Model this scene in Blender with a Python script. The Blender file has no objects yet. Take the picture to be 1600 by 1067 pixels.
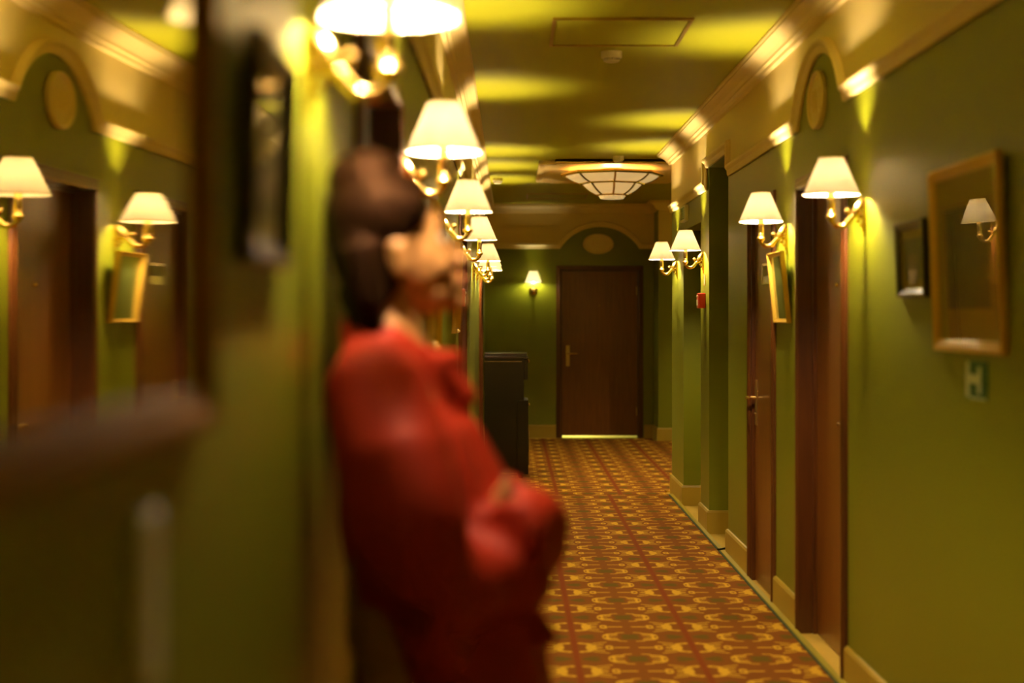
import bpy, bmesh, math, random
from mathutils import Vector, Matrix, Euler, noise
PI = math.pi
random.seed(7)
C = bpy.context.scene.collection

# ------------------------------------------------------------------ materials
MATS = {}
def nodes_of(m):
    m.use_nodes = True
    nt = m.node_tree
    b = nt.nodes.get('Principled BSDF')
    return nt, b
def mat(name, col, rough=.5, metal=0., spec=.5, bump=0., bscale=60., vary=0., vscale=4., coat=0.):
    if name in MATS: return MATS[name]
    m = bpy.data.materials.new(name); nt, b = nodes_of(m)
    b.inputs['Base Color'].default_value = (*col, 1)
    b.inputs['Roughness'].default_value = rough
    b.inputs['Metallic'].default_value = metal
    b.inputs['Specular IOR Level'].default_value = spec
    b.inputs['Coat Weight'].default_value = coat
    tc = nt.nodes.new('ShaderNodeTexCoord')
    if vary:
        n = nt.nodes.new('ShaderNodeTexNoise'); n.inputs['Scale'].default_value = vscale; n.inputs['Detail'].default_value = 4
        nt.links.new(tc.outputs['Object'], n.inputs['Vector'])
        r = nt.nodes.new('ShaderNodeMix'); r.data_type = 'RGBA'
        r.inputs[6].default_value = (*[c*(1-vary) for c in col], 1)
        r.inputs[7].default_value = (*[min(1, c*(1+vary)) for c in col], 1)
        nt.links.new(n.outputs['Fac'], r.inputs[0]); nt.links.new(r.outputs[2], b.inputs['Base Color'])
    if bump:
        n = nt.nodes.new('ShaderNodeTexNoise'); n.inputs['Scale'].default_value = bscale; n.inputs['Detail'].default_value = 3
        nt.links.new(tc.outputs['Object'], n.inputs['Vector'])
        bp = nt.nodes.new('ShaderNodeBump'); bp.inputs['Strength'].default_value = bump; bp.inputs['Distance'].default_value = .01
        nt.links.new(n.outputs['Fac'], bp.inputs['Height']); nt.links.new(bp.outputs[0], b.inputs['Normal'])
    MATS[name] = m
    return m
def wood(name, c1, c2, rough=.35, coat=.3):
    m = bpy.data.materials.new(name); nt, b = nodes_of(m)
    tc = nt.nodes.new('ShaderNodeTexCoord'); mp = nt.nodes.new('ShaderNodeMapping')
    mp.inputs['Scale'].default_value = (24, 24, 1.2)
    nt.links.new(tc.outputs['Object'], mp.inputs[0])
    n = nt.nodes.new('ShaderNodeTexNoise'); n.inputs['Scale'].default_value = 2.2; n.inputs['Detail'].default_value = 6; n.inputs['Distortion'].default_value = .6
    nt.links.new(mp.outputs[0], n.inputs['Vector'])
    r = nt.nodes.new('ShaderNodeValToRGB')
    r.color_ramp.elements[0].position = .3; r.color_ramp.elements[0].color = (*c1, 1)
    r.color_ramp.elements[1].position = .7; r.color_ramp.elements[1].color = (*c2, 1)
    nt.links.new(n.outputs['Fac'], r.inputs[0]); nt.links.new(r.outputs[0], b.inputs['Base Color'])
    b.inputs['Roughness'].default_value = rough; b.inputs['Coat Weight'].default_value = coat; b.inputs['Coat Roughness'].default_value = .25
    MATS[name] = m
    return m
def emis(name, col, s):
    m = bpy.data.materials.new(name); nt, b = nodes_of(m)
    b.inputs['Base Color'].default_value = (*col, 1)
    b.inputs['Emission Color'].default_value = (*col, 1); b.inputs['Emission Strength'].default_value = s
    MATS[name] = m
    return m
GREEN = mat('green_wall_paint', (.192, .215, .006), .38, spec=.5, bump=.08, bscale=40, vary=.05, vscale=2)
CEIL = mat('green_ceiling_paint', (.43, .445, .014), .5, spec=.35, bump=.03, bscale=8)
CREAM = mat('cream_plaster', (.84, .66, .26), .45, spec=.4, bump=.04, bscale=50)
SKIRT = mat('tan_skirting_paint', (.42, .29, .02), .45, vary=.06, vscale=6)
MARBLE = mat('cream_marble', (.80, .55, .10), .2, vary=.12, vscale=5)
WOOD = wood('brown_door_wood', (.145, .045, .003), (.20, .068, .005))
WOODD = wood('dark_frame_wood', (.07, .02, .003), (.11, .033, .005), .3)
BRASS = mat('polished_brass', (.85, .60, .20), .22, metal=1)
BRASSD = mat('aged_brass', (.55, .38, .12), .35, metal=1)
GOLD = mat('gilt_wood', (.72, .46, .06), .38, metal=.25, bump=.1, bscale=80)
BLACK = mat('black_lacquer', (.006, .005, .002), .4, spec=.3)
BLACK.node_tree.nodes['Principled BSDF'].inputs['Specular Tint'].default_value = (1, .75, .25, 1)
GLASS = mat('dark_glazing', (.05, .045, .01), .03, spec=.9)
REDP = mat('red_plastic', (.78, .05, .03), .35)
WHITEP = mat('off_white_plastic', (.75, .68, .45), .4)
SIGNG = mat('sign_green', (.03, .12, .03), .4)
SIGNW = mat('sign_pale', (.55, .60, .25), .4)
SILVER = mat('silver_plate', (.7, .6, .4), .2, metal=1)
PRINTP = mat('pale_green_print', (.42, .52, .14), .3, vary=.25, vscale=14)
PRINTD = mat('dim_green_print', (.16, .15, .02), .4, vary=.3, vscale=9)
MIRROR = mat('mirror_silvering', (.86, .80, .60), .015, metal=1)
STRIPP = mat('pale_edge_strip', (.36, .29, .02), .5, spec=.2)
STRIPG = mat('green_carpet_border', (.03, .055, .005), .9)

def mat_shade():
    m = bpy.data.materials.new('lamp_shade_fabric'); m.use_nodes = True; nt = m.node_tree; nt.nodes.clear()
    out = nt.nodes.new('ShaderNodeOutputMaterial')
    d = nt.nodes.new('ShaderNodeBsdfDiffuse'); d.inputs[0].default_value = (.88, .82, .62, 1)
    t = nt.nodes.new('ShaderNodeBsdfTranslucent'); t.inputs[0].default_value = (1, .96, .86, 1)
    mx = nt.nodes.new('ShaderNodeMixShader'); mx.inputs[0].default_value = .46
    nt.links.new(d.outputs[0], mx.inputs[1]); nt.links.new(t.outputs[0], mx.inputs[2]); nt.links.new(mx.outputs[0], out.inputs[0])
    return m
SHADE = mat_shade()
BULB = emis('warm_bulb_glass', (1, .745, .47), 1420.)
BULBW = emis('far_bulb_glass', (1, .86, .55), 150.)
PANE = emis('frosted_lamp_glass', (.95, .66, .26), .18)
PANE.node_tree.nodes['Principled BSDF'].inputs['Roughness'].default_value = .15

# carpet pattern ---------------------------------------------------------
def mat_carpet():
    m = bpy.data.materials.new('patterned_carpet_wool'); nt, b = nodes_of(m)
    N, L = nt.nodes.new, nt.links.new
    b.inputs['Roughness'].default_value = .95; b.inputs['Specular IOR Level'].default_value = .1
    tc = N('ShaderNodeTexCoord'); sp = N('ShaderNodeSeparateXYZ'); L(tc.outputs['Object'], sp.inputs[0])
    def math_(op, a, c=None, clamp=False):
        n = N('ShaderNodeMath'); n.operation = op; n.use_clamp = clamp
        for i, v in enumerate((a, c)):
            if v is None: continue
            if isinstance(v, (int, float)): n.inputs[i].default_value = v
            else: L(v, n.inputs[i])
        return n.outputs[0]
    W, H = .526, .455
    nz = N('ShaderNodeTexNoise'); nz.inputs['Scale'].default_value = 55; L(tc.outputs['Object'], nz.inputs['Vector'])
    wob = math_('MULTIPLY', math_('SUBTRACT', nz.outputs['Fac'], .5), .008)
    u = math_('PINGPONG', math_('ADD', sp.outputs[0], 10*W + wob if False else 10*W), W/2)
    v = math_('PINGPONG', math_('ADD', sp.outputs[1], 10*H), H/2)
    u = math_('ADD', u, wob)
    p = N('ShaderNodeCombineXYZ'); L(u, p.inputs[0]); L(v, p.inputs[1]); P = p.outputs[0]
    def seg(a, c, r):
        a = Vector((*a, 0)); c = Vector((*c, 0)); d = c-a
        s = N('ShaderNodeVectorMath'); s.operation = 'SUBTRACT'; L(P, s.inputs[0]); s.inputs[1].default_value = a
        if d.length < 1e-6:
            res = s.outputs[0]
        else:
            dt = N('ShaderNodeVectorMath'); dt.operation = 'DOT_PRODUCT'; L(s.outputs[0], dt.inputs[0]); dt.inputs[1].default_value = d/d.length_squared
            h = math_('MAXIMUM', math_('MINIMUM', dt.outputs['Value'], 1), 0)
            sc = N('ShaderNodeVectorMath'); sc.operation = 'SCALE'; sc.inputs[0].default_value = d; L(h, sc.inputs['Scale'])
            q = N('ShaderNodeVectorMath'); q.operation = 'SUBTRACT'; L(s.outputs[0], q.inputs[0]); L(sc.outputs[0], q.inputs[1]); res = q.outputs[0]
        ln = N('ShaderNodeVectorMath'); ln.operation = 'LENGTH'; L(res, ln.inputs[0])
        return math_('SUBTRACT', ln.outputs['Value'], r)
    def union(l):
        o = l[0]
        for k in l[1:]: o = math_('MINIMUM', o, k)
        return o
    gold = union([seg((.030, .088), (.064, .070), .015), seg((.070, 0), (.074, .036), .022), seg((.085, .085), (.142, .112), .006),
                  seg((.085, .046), (.125, .060), .008), seg((.10, 0), (.112, 0), .012), seg((.152, -.01), (.154, .024), .017), seg((.18, 0), (.236, 0), .008),
                  seg((.150, .2275), (.154, .190), .015), seg((.162, .170), (.200, .160), .011), seg((.208, .138), (.238, .132), .006),
                  seg((.17, .205), (.200, .194), .007)])
    holes = union([seg((.036, .084), (.048, .078), .0045), seg((.152, 0), (.152, .006), .008), seg((.148, .2275), (.148, .212), .005)])
    gold = math_('MAXIMUM', gold, math_('MULTIPLY', holes, -1))
    gm = math_('SUBTRACT', .5, math_('MULTIPLY', gold, 180), True)
    dark = union([seg((.263, .2275), (.245, .20), .026), seg((.045, .2275), (.075, .205), .024)])
    dm = math_('SUBTRACT', .5, math_('MULTIPLY', dark, 60), True)
    red = union([seg((0, 0), (0, .235), .013)])
    rm = math_('SUBTRACT', .5, math_('MULTIPLY', red, 80), True)
    def mix(f, a, c):
        n = N('ShaderNodeMix'); n.data_type = 'RGBA'; L(f, n.inputs[0])
        for i, x in ((6, a), (7, c)):
            if isinstance(x, tuple): n.inputs[i].default_value = (*x, 1)
            else: L(x, n.inputs[i])
        return n.outputs[2]
    col = mix(dm, (.21, .070, .006), (.13, .085, .006))
    col = mix(rm, col, (.21, .045, .005))
    col = mix(gm, col, (.62, .36, .022))
    fz = N('ShaderNodeTexNoise'); fz.inputs['Scale'].default_value = 420; L(tc.outputs['Object'], fz.inputs['Vector'])
    vr = N('ShaderNodeHueSaturation'); L(col, vr.inputs['Color']); L(math_('ADD', fz.outputs['Fac'], .5), vr.inputs['Value'])
    L(vr.outputs[0], b.inputs['Base Color'])
    bp = N('ShaderNodeBump'); bp.inputs['Strength'].default_value = .35; bp.inputs['Distance'].default_value = .004
    L(fz.outputs['Fac'], bp.inputs['Height']); L(bp.outputs[0], b.inputs['Normal'])
    return m
CARPET = mat_carpet()

# ------------------------------------------------------------------ geometry
class MB:
    def __init__(s): s.v = []; s.f = []
    def box(s, x0, y0, z0, x1, y1, z1):
        x0, x1 = sorted((x0, x1)); y0, y1 = sorted((y0, y1)); z0, z1 = sorted((z0, z1))
        n = len(s.v)
        s.v += [(x0,y0,z0),(x1,y0,z0),(x1,y1,z0),(x0,y1,z0),(x0,y0,z1),(x1,y0,z1),(x1,y1,z1),(x0,y1,z1)]
        s.f += [tuple(n+i for i in f) for f in ((0,3,2,1),(4,5,6,7),(0,1,5,4),(1,2,6,5),(2,3,7,6),(3,0,4,7))]
        return s
    def rings(s, rings, closed=True, cap=True, loop=False):
        n0 = len(s.v); k = len(rings[0])
        for r in rings: s.v += [tuple(p) for p in r]
        R = len(rings)
        for i in range(R if loop else R-1):
            a = n0+i*k; b = n0+((i+1) % R)*k
            for j in range(k if closed else k-1):
                j2 = (j+1) % k
                s.f.append((a+j, a+j2, b+j2, b+j))
        if cap and not loop and closed:
            s.f.append(tuple(n0+j for j in range(k))[::-1]); s.f.append(tuple(n0+(R-1)*k+j for j in range(k)))
        return s
    def lathe(s, prof, c=(0,0,0), n=24, cap=True, sx=1, sy=1, axis='z'):
        rs = []
        for r, z in prof:
            ring = []
            for j in range(n):
                a = 2*PI*j/n
                p = (r*sx*math.cos(a), r*sy*math.sin(a), z)
                if axis == 'x': p = (p[2], p[0], p[1])
                if axis == 'y': p = (p[1], p[2], p[0])
                ring.append((p[0]+c[0], p[1]+c[1], p[2]+c[2]))
            rs.append(ring)
        return s.rings(rs, cap=cap)
    def ball(s, c, r, n=12, sx=1, sy=1, sz=1):
        pr = []
        for i in range(1, n//2):
            t = PI*i/(n//2)
            pr.append((r*math.sin(t), -r*sz*math.cos(t)))
        pr = [(r*.02, -r*sz)] + pr + [(r*.02, r*sz)]
        return s.lathe(pr, c, n, sx=sx, sy=sy)
    def tube(s, pts, rad, n=10, flat=1., side=None):
        pts = [Vector(p) for p in pts]
        if not isinstance(rad, (list, tuple)): rad = [rad]*len(pts)
        rs = []; up = Vector((0, 0, 1))
        prev = None
        for i, p in enumerate(pts):
            t = (pts[min(i+1, len(pts)-1)]-pts[max(i-1, 0)]).normalized()
            if side is not None: a = Vector(side)
            else:
                a = t.cross(up) if prev is None else prev - t*prev.dot(t)
                if a.length < 1e-4: a = t.cross(Vector((0, 1, 0)))
            a.normalize(); b = t.cross(a).normalized(); prev = a
            rs.append([p + (a*math.cos(2*PI*j/n)*flat + b*math.sin(2*PI*j/n))*rad[i] for j in range(n)])
        return s.rings(rs)
    def poly(s, pts2, fmap, o0, o1):
        """outline (a,b) extruded between offsets o0 and o1"""
        n = len(s.v); k = len(pts2)
        s.v += [tuple(fmap(a, b, o0)) for a, b in pts2] + [tuple(fmap(a, b, o1)) for a, b in pts2]
        s.f.append(tuple(range(n, n+k))); s.f.append(tuple(range(n+k, n+2*k))[::-1])
        for j in range(k): s.f.append((n+j, n+(j+1) % k, n+k+(j+1) % k, n+k+j))
        return s
    def sweep(s, path, prof, fmap, loop=False):
        """path in wall plane (t,z); prof (d,out): d = offset to the left of travel"""
        k = len(path); rs = []
        for i in range(k):
            p = Vector(path[i])
            if loop or 0 < i < k-1:
                a = (p-Vector(path[i-1])).normalized(); b = (Vector(path[(i+1) % k])-p).normalized()
            elif i == 0: a = b = (Vector(path[1])-p).normalized()
            else: a = b = (p-Vector(path[i-1])).normalized()
            na = Vector((-a.y, a.x)); nb = Vector((-b.y, b.x)); m = (na+nb)
            m = m/max(.35, m.dot(na)) if m.length > 1e-6 else na
            rs.append([fmap(p.x+m.x*d, p.y+m.y*d, o) for d, o in prof])
        return s.rings(rs, loop=loop)
    def build(s, name, m, parent=None, smooth=False, bevel=0.):
        me = bpy.data.meshes.new(name); me.from_pydata(s.v, [], s.f); me.update()
        bm = bmesh.new(); bm.from_mesh(me)
        bmesh.ops.recalc_face_normals(bm, faces=bm.faces[:])
        if bevel: bmesh.ops.bevel(bm, geom=[e for e in bm.edges if e.calc_face_angle(0) > .6], offset=bevel, segments=2, affect='EDGES', profile=.5, clamp_overlap=True)
        bm.to_mesh(me); bm.free()
        me.materials.append(m)
        if smooth:
            me.polygons.foreach_set('use_smooth', [True]*len(me.polygons)); me.set_sharp_from_angle(angle=math.radians(40))
        o = bpy.data.objects.new(name, me); C.objects.link(o)
        if parent: o.parent = parent
        return o
def tag(o, label=None, cat=None, group=None, kind=None):
    if label: o['label'] = label
    if cat: o['category'] = cat
    if group: o['group'] = group
    if kind: o['kind'] = kind
    return o
def empty(name, loc=(0,0,0), rz=0.):
    o = bpy.data.objects.new(name, None); C.objects.link(o); o.location = loc; o.rotation_euler = (0, 0, rz); o.empty_display_size = .1
    return o
def copy_tree(o, parent=None):
    c = o.copy(); C.objects.link(c); c.parent = parent
    for ch in list(o.children): copy_tree(ch, c)
    return c

XR, XL, YE, ZC = 1.355, -.32, 18.8, 2.86
YB, YC = -2.6, 12.9            # back wall, end of right corridor wall
def mR(t, z, o): return (XR-o, t, z)
def mL(t, z, o): return (XL+o, t, z)
def mE(t, z, o): return (t, YE-o, z)

# ------------------------------------------------------------------ setting
fl = MB().box(-1.2, YB-.2, -.1, 3.4, YE+.6, 0).build('floor', MARBLE); tag(fl, 'cream marble floor showing along the edges of the patterned carpet', 'floor', kind='structure')
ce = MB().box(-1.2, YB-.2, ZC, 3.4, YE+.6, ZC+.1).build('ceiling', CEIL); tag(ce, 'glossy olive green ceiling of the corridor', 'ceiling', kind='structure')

D1 = (6.17, 7.24); D2 = (7.84, 8.71)     # right doors (outer frame)
O2 = (9.565, 10.49); O1 = (10.95, 12.04) # right openings
T = .2
w = MB()
def seg_wall(w, x0, x1, a, b, holes):
    y = a
    for h0, h1, hz in sorted(holes):
        if h0 > y: w.box(x0, y, 0, x1, h0, ZC)
        w.box(x0, h0, hz, x1, h1, ZC); y = h1
    w.box(x0, y, 0, x1, b, ZC)
seg_wall(w, XR, XR+T, YB, YC, [(D1[0]+.045, D1[1]-.045, 2.085), (D2[0]+.045, D2[1]-.045, 2.085), (O2[0], O2[1], 2.50), (O1[0], O1[1], 2.155)])
# alcoves behind the two openings
for (a, b, z) in ((O2[0], O2[1], 2.50), (O1[0], O1[1], 2.155)):
    w.box(XR+T, a-.1, 0, XR+1.1, a, ZC); w.box(XR+T, b, 0, XR+1.1, b+.1, ZC); w.box(XR+1.1, a-.1, 0, XR+1.2, b+.1, ZC)
    w.box(XR+T, a, z, XR+1.1, b, z+.08)
w.box(XR+T, YC-.1, 0, 3.3, YC, ZC); w.box(3.2, YC, 0, 3.3, YE, ZC)
wr = w.build('wall_right', GREEN); tag(wr, 'right corridor wall painted green with two doors and two dark openings', 'wall', kind='structure')

LD = [(3.17, 4.31), (9.45, 10.5), (15.6, 16.6)]   # left door openings
w = MB(); seg_wall(w, XL-T, XL, YB, YE, [(a, b, 2.09) for a, b in LD])
wl = w.build('wall_left', GREEN); tag(wl, 'left corridor wall painted green beside the person in red', 'wall', kind='structure')
EX0, EX1 = .60, 1.575
w = MB()
w.box(XL-.3, YE, 0, EX0, YE+.15, ZC).box(EX1, YE, 0, 3.3, YE+.15, ZC).box(EX0, YE, 2.06, EX1, YE+.15, ZC)
w.box(EX0-.1, YE+.15, 0, EX0, YE+.5, 2.2).box(EX1, YE+.15, 0, EX1+.1, YE+.5, 2.2).box(EX0-.1, YE+.5, 0, EX1+.1, YE+.55, 2.2).box(EX0, YE+.15, 2.1, EX1, YE+.5, 2.2)
w.box(1.755, 18.27, 0, 3.3, YE, ZC)
we = w.build('wall_end', GREEN); tag(we, 'dark green end wall around the far brown door', 'wall', kind='structure')
wb = MB().box(XL-T, YB-.15, 0, XR+T, YB, ZC).build('wall_back', GREEN); tag(wb, 'green wall closing the corridor behind the viewer', 'wall', kind='structure')

# cornices, frieze and picture rail
CORN = [(0,0),(0,.115),(-.012,.115),(-.022,.108),(-.03,.108),(-.04,.085),(-.055,.062),(-.07,.048),(-.082,.046),(-.088,.03),(-.104,.026),(-.112,0)]
RAIL = [(0,0),(0,.014),(.012,.02),(.03,.024),(.045,.038),(.055,.04),(.064,.034),(.07,.012),(.07,0)]
ti = [0]
def trim(m, label, mt=CREAM, smooth=False):
    ti[0] += 1
    o = m.build('trim_%d' % ti[0], mt, smooth=smooth); tag(o, label, 'trim', kind='structure'); return o
# plan-view cornice around corner: sweep in plan (x,y), out = drop
def plan(a, b, o): return (a, b, ZC-o)
def cornice_plan(path, label):
    prof = [(-o if False else o, -d) for d, o in CORN]      # offset sideways o, drop -d
    trim(MB().sweep(path, prof, plan), label)
# left of travel must be the room side
cornice_plan([(3.2, YC), (XR, YC), (XR, YB)][::-1][::-1] if False else [(XR, YB), (XR, YC), (3.2, YC)], 'cream plaster cornice along the top of the right wall')
cornice_plan([(3.2, 18.27), (1.755, 18.27), (1.755, YE), (XL, YE), (XL, YB)], 'cream plaster cornice along the left and end walls')

def arch_pts(c, hw, z0, rise, n=18, rev=False):
    r = (hw*hw+rise*rise)/(2*rise); zc = z0+rise-r; a0 = math.asin(hw/r)
    return [(c+r*math.sin(-a0+2*a0*i/n), zc+r*math.cos(-a0+2*a0*i/n)) for i in range(n+1)]
def frieze(fmap, a, b, zr, arches, label, steps=()):
    """arches: (centre, halfwidth, rise); steps: (t0, t1, z) raised runs"""
    path = [(a, zr)]
    feats = sorted([('a', *x) for x in arches]+[('s', (s[0]+s[1])/2, s) for s in steps], key=lambda q: q[1])
    for f in feats:
        if f[0] == 'a': path += arch_pts(f[1], f[2], zr, f[3])
        else:
            t0, t1, z = f[2]; path += [(t0, zr), (t0, z), (t1, z), (t1, zr)]
    path.append((b, zr))
    pts = path + [(b, ZC-.1), (a, ZC-.1)]
    trim(MB().poly(pts, fmap, 0, .006), label+' frieze band')
    trim(MB().sweep(path, RAIL, fmap), label+' picture rail moulding')
ZR = 2.35
frieze(mR, YB, YC, ZR, [(6.71, .50, .275)], 'cream right wall', [(O2[0]-.06, O2[1]+.06, 2.50)])
frieze(mL, YB, YE, ZR, [], 'cream left wall')
EC = 1.09
frieze(mE, XL, 1.755, 2.31, [(EC, .485, .27)], 'cream end wall')
frieze(lambda t, z, o: (t, 18.27-o, z), 1.755, 3.2, 2.31, [], 'cream lobby pier')
frieze(lambda t, z, o: (t, YC+o, z), XR, 3.2, ZR, [], 'cream lobby side')

# skirting
SK = [(0,0),(0,.017),(.145,.017),(.158,.010),(.16,0)]
bi = [0]
def skirt(path, side):
    m = MB().sweep(path, [(o, -d) for d, o in SK], lambda a, b, o: (a, b, -o))
    bi[0] += 1
    o = m.build('baseboard_'+side, SKIRT); tag(o, 'tan skirting board of the '+side.replace('_', ' ')+' wall', 'baseboard', kind='structure')
skirt([(XR, YB), (XR, D1[0]-.0)], 'right_near')
skirt([(XR, D1[1]), (XR, D2[0])], 'right_between_doors')
skirt([(XR, D2[1]), (XR, O2[0]), (XR+1.1, O2[0]), (XR+1.1, O2[1]), (XR, O2[1]), (XR, O1[0]), (XR+1.1, O1[0]), (XR+1.1, O1[1]), (XR, O1[1]), (XR, YC), (3.2, YC)], 'right_far')
skirt([(3.2, 18.27), (1.755, 18.27), (1.755, YE), (1.63, YE)], 'end_right')
skirt([(.555, YE), (XL, YE), (XL, LD[2][1])], 'end_left')
skirt([(XL, LD[2][0]), (XL, LD[1][1])], 'left_far')
skirt([(XL, LD[1][0]), (XL, LD[0][1])], 'left_middle')
skirt([(XL, LD[0][0]), (XL, YB)], 'left_near')

# floor coverings
ca = MB().box(-.27-.285, YB+.1-6.82, 0, 1.30-.285, 12.68-6.82, .012).build('carpet_runner', CARPET); ca.location = (.285, 6.82, 0); tag(ca, 'long patterned carpet runner in gold, rust and brown down the corridor', 'carpet')
cb = MB().poly([(-.27,12.69),(1.30,12.69),(1.30,12.95),(3.1,12.95),(3.1,18.2),(1.7,18.2),(1.7,18.55),(-.27,18.55)], lambda a,b,o:(a-.384,b-13.0,o), .0005, .012).build('lobby_carpet', CARPET); cb.location = (.384, 13.0, 0); tag(cb, 'matching gold and rust carpet beyond the seam, in front of the far door', 'carpet')
trim(MB().box(1.30, YB+.1, 0, 1.311, 12.68, .016), 'dark green tape along the right edge of the carpet', STRIPG)
trim(MB().box(1.311, YB+.1, 0, 1.338, 12.68, .02), 'pale yellow strip along the right edge of the carpet', STRIPP)

# ------------------------------------------------------------------ doors
def lever(parent, m, y, z, dirn, plate=True, x=0.):
    """local: wall-plane t axis, out; m maps (t,z,o)"""
    h = MB()
    h.sweep([(y-.022, z-.155), (y+.022, z-.155), (y+.022, z+.1), (y-.022, z+.1)], [(0,0),(0,.006),(.02,.009),(.02,0)], lambda a, b, o: m(a, b, o+x), loop=True)
    h.poly([(y-.02, z-.153), (y+.02, z-.153), (y+.02, z+.098), (y-.02, z+.098)], lambda a, b, o: m(a, b, o+x), 0, .008)
    pl = h.build('handle_plate', BRASSD, parent)
    pts = [m(y, z, x+.006), m(y, z, x+.03), m(y, z, x+.05), m(y+dirn*.012, z, x+.058), m(y+dirn*.05, z+.003, x+.06), m(y+dirn*.115, z, x+.056)]
    MB().tube(pts, [.011, .010, .010, .010, .009, .008], 10).build('door_handle', BRASS, pl, smooth=True)
    MB().ball(m(y, z-.09, x+.008), .007, 10).build('keyhole', BRASSD, pl, smooth=True)
def door(idx, m, a, b, top, recess, handle_t, hdir, label, hinge_t=None, plate_mat=None, gap=.006, eye=True, sill=True, fw=.06, proud=.022):
    # leaf is the door mesh; frame a child
    f = fw
    leaf = MB().poly([(a+f, gap), (b-f, gap), (b-f, top-f), (a+f, top-f)], m, -recess-.04, -recess).build('door_%d' % idx, WOOD)
    tag(leaf, label, 'door', kind='structure')
    # lining and architrave
    path = [(a+f, 0), (a+f, top-f), (b-f, top-f), (b-f, 0)]
    fr = MB().sweep(path, [(0, -recess-.05), (0, .012), (.008, proud), (.03, proud), (.036, proud-.007), (.056, proud-.007), (f, .006), (f, -.0), (.012, 0), (.012, -recess-.05)], m)
    fr.build('door_frame', WOODD, leaf)
    # stop bead
    st = MB().sweep([(a+f, 0), (a+f, top-f), (b-f, top-f), (b-f, 0)], [(-.014, -recess), (-.014, -recess+.02), (0, -recess+.02), (0, -recess)], m); st.build('door_stop', WOODD, leaf)
    if handle_t is not None: lever(leaf, m, handle_t, 1.03, hdir, x=-recess)
    if eye:
        c = m((a+b)/2, 1.62, -recess+.003); MB().ball(c, .011, 10).build('peephole', BRASS, leaf, smooth=True)
    if hinge_t is not None:
        for z in (.32, 1.80):
            p0 = m(hinge_t, z-.05, -recess+.012); p1 = m(hinge_t, z+.05, -recess+.012)
            MB().tube([p0, p1], .008, 8).build('hinge', BRASSD, leaf, smooth=True)
    return leaf
d1 = door(1, mR, D1[0], D1[1], 2.13, .075, D1[0]+.15, 1, 'nearest brown wooden door on the right, deep frame, under the plaster arch')
d2 = door(2, mR, D2[0], D2[1], 2.13, .02, D2[1]-.13, -1, 'second brown wooden door on the right, with a small silver card panel', eye=False)
d3 = door(3, mE, .556, 1.622, 2.107, .03, .70, 1, 'brown wooden door in the end wall with light under it', hinge_t=1.545, gap=.026)
d4 = door(4, mL, 3.14, 4.34, 2.12, .14, 3.30, 1, 'dark brown door recessed in the left wall behind the person', eye=False)
d5 = door(5, mL, 9.42, 10.53, 2.12, .05, 9.60, 1, 'brown door far along the left wall past the red alarm box', eye=False)
d6 = door(6, mL, 15.57, 16.63, 2.12, .05, 16.45, -1, 'farthest brown door on the left wall behind the black cabinet', eye=False)
for d, a, b in ((d1, D1[0]+.06, D1[1]-.06), (d2, D2[0]+.06, D2[1]-.06)):
    pass
# silver card panel on door 2: a small framed evacuation card
pc = tag(MB().sweep([(8.13, 1.655), (8.37, 1.655), (8.37, 1.77), (8.13, 1.77)], [(0,0),(0,.006),(.006,.006),(.006,0)], lambda t, z, o: mR(t, z, o-.02), loop=True).poly([(8.13,1.655),(8.37,1.655),(8.37,1.77),(8.13,1.77)], lambda t, z, o: mR(t, z, o-.02), 0, .004).build('door_card', SILVER), 'small silver framed card fixed high on the second right-hand door', 'card')
MB().poly([(8.15,1.70),(8.35,1.70),(8.35,1.755),(8.15,1.755)], lambda t, z, o: mR(t, z, o-.02), .004, .0052).build('printed_insert', PRINTD, pc)

# oval number plaques above doors
def digits_strokes(txt):
    S = {'4': [[(.55,0),(.55,1)],[(.55,1),(0,.35),(.7,.35)]], '0': [[(.35+.33*math.cos(t*PI/8), .5+.5*math.sin(t*PI/8)) for t in range(17)]],
         '2': [[(0,.75),(.12,.95),(.35,1),(.6,.9),(.62,.65),(.35,.35),(0,0),(.65,0)]], '1': [[(.15,.8),(.4,1),(.4,0)]], '3': [[(.05,.9),(.35,1),(.6,.85),(.55,.6),(.3,.52),(.6,.42),(.65,.15),(.35,0),(0,.1)]]}
    return [(S[c], i) for i, c in enumerate(txt)]
def plaque(m, t, z, hw, hh, txt, label, flip=1):
    o = MB()
    ring = [(t+hw*math.cos(2*PI*i/36), z+hh*math.sin(2*PI*i/36)) for i in range(36)]
    o.poly(ring, m, 0, .012)
    o.sweep(ring, [(0,0),(0,.02),(.006,.026),(.014,.024),(.02,.012),(.02,0)], m, loop=True)
    ob = o.build('number_plaque', CREAM, smooth=False); tag(ob, label, 'plaque', 'oval plaster number plaques above doors')
    st = MB(); hgt = hh*.75; wd = hgt*.62
    for strokes, i in digits_strokes(txt):
        for s in strokes:
            pts = [m(t+flip*((i-1.5)*wd*1.25+wd*.25+a*wd), z-hgt/2+b*hgt, .014) for a, b in s]
            st.tube(pts, .005, 6)
    st.build('raised_number', CREAM, ob)
    return ob
plaque(mR, 6.74, 2.43, .165, .128, '401', 'oval cream plaque with raised number above the nearest right-hand door', flip=-1)
plaque(mE, EC-.02, 2.372, .19, .125, '402', 'oval cream plaque with raised number above the far end door')

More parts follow.
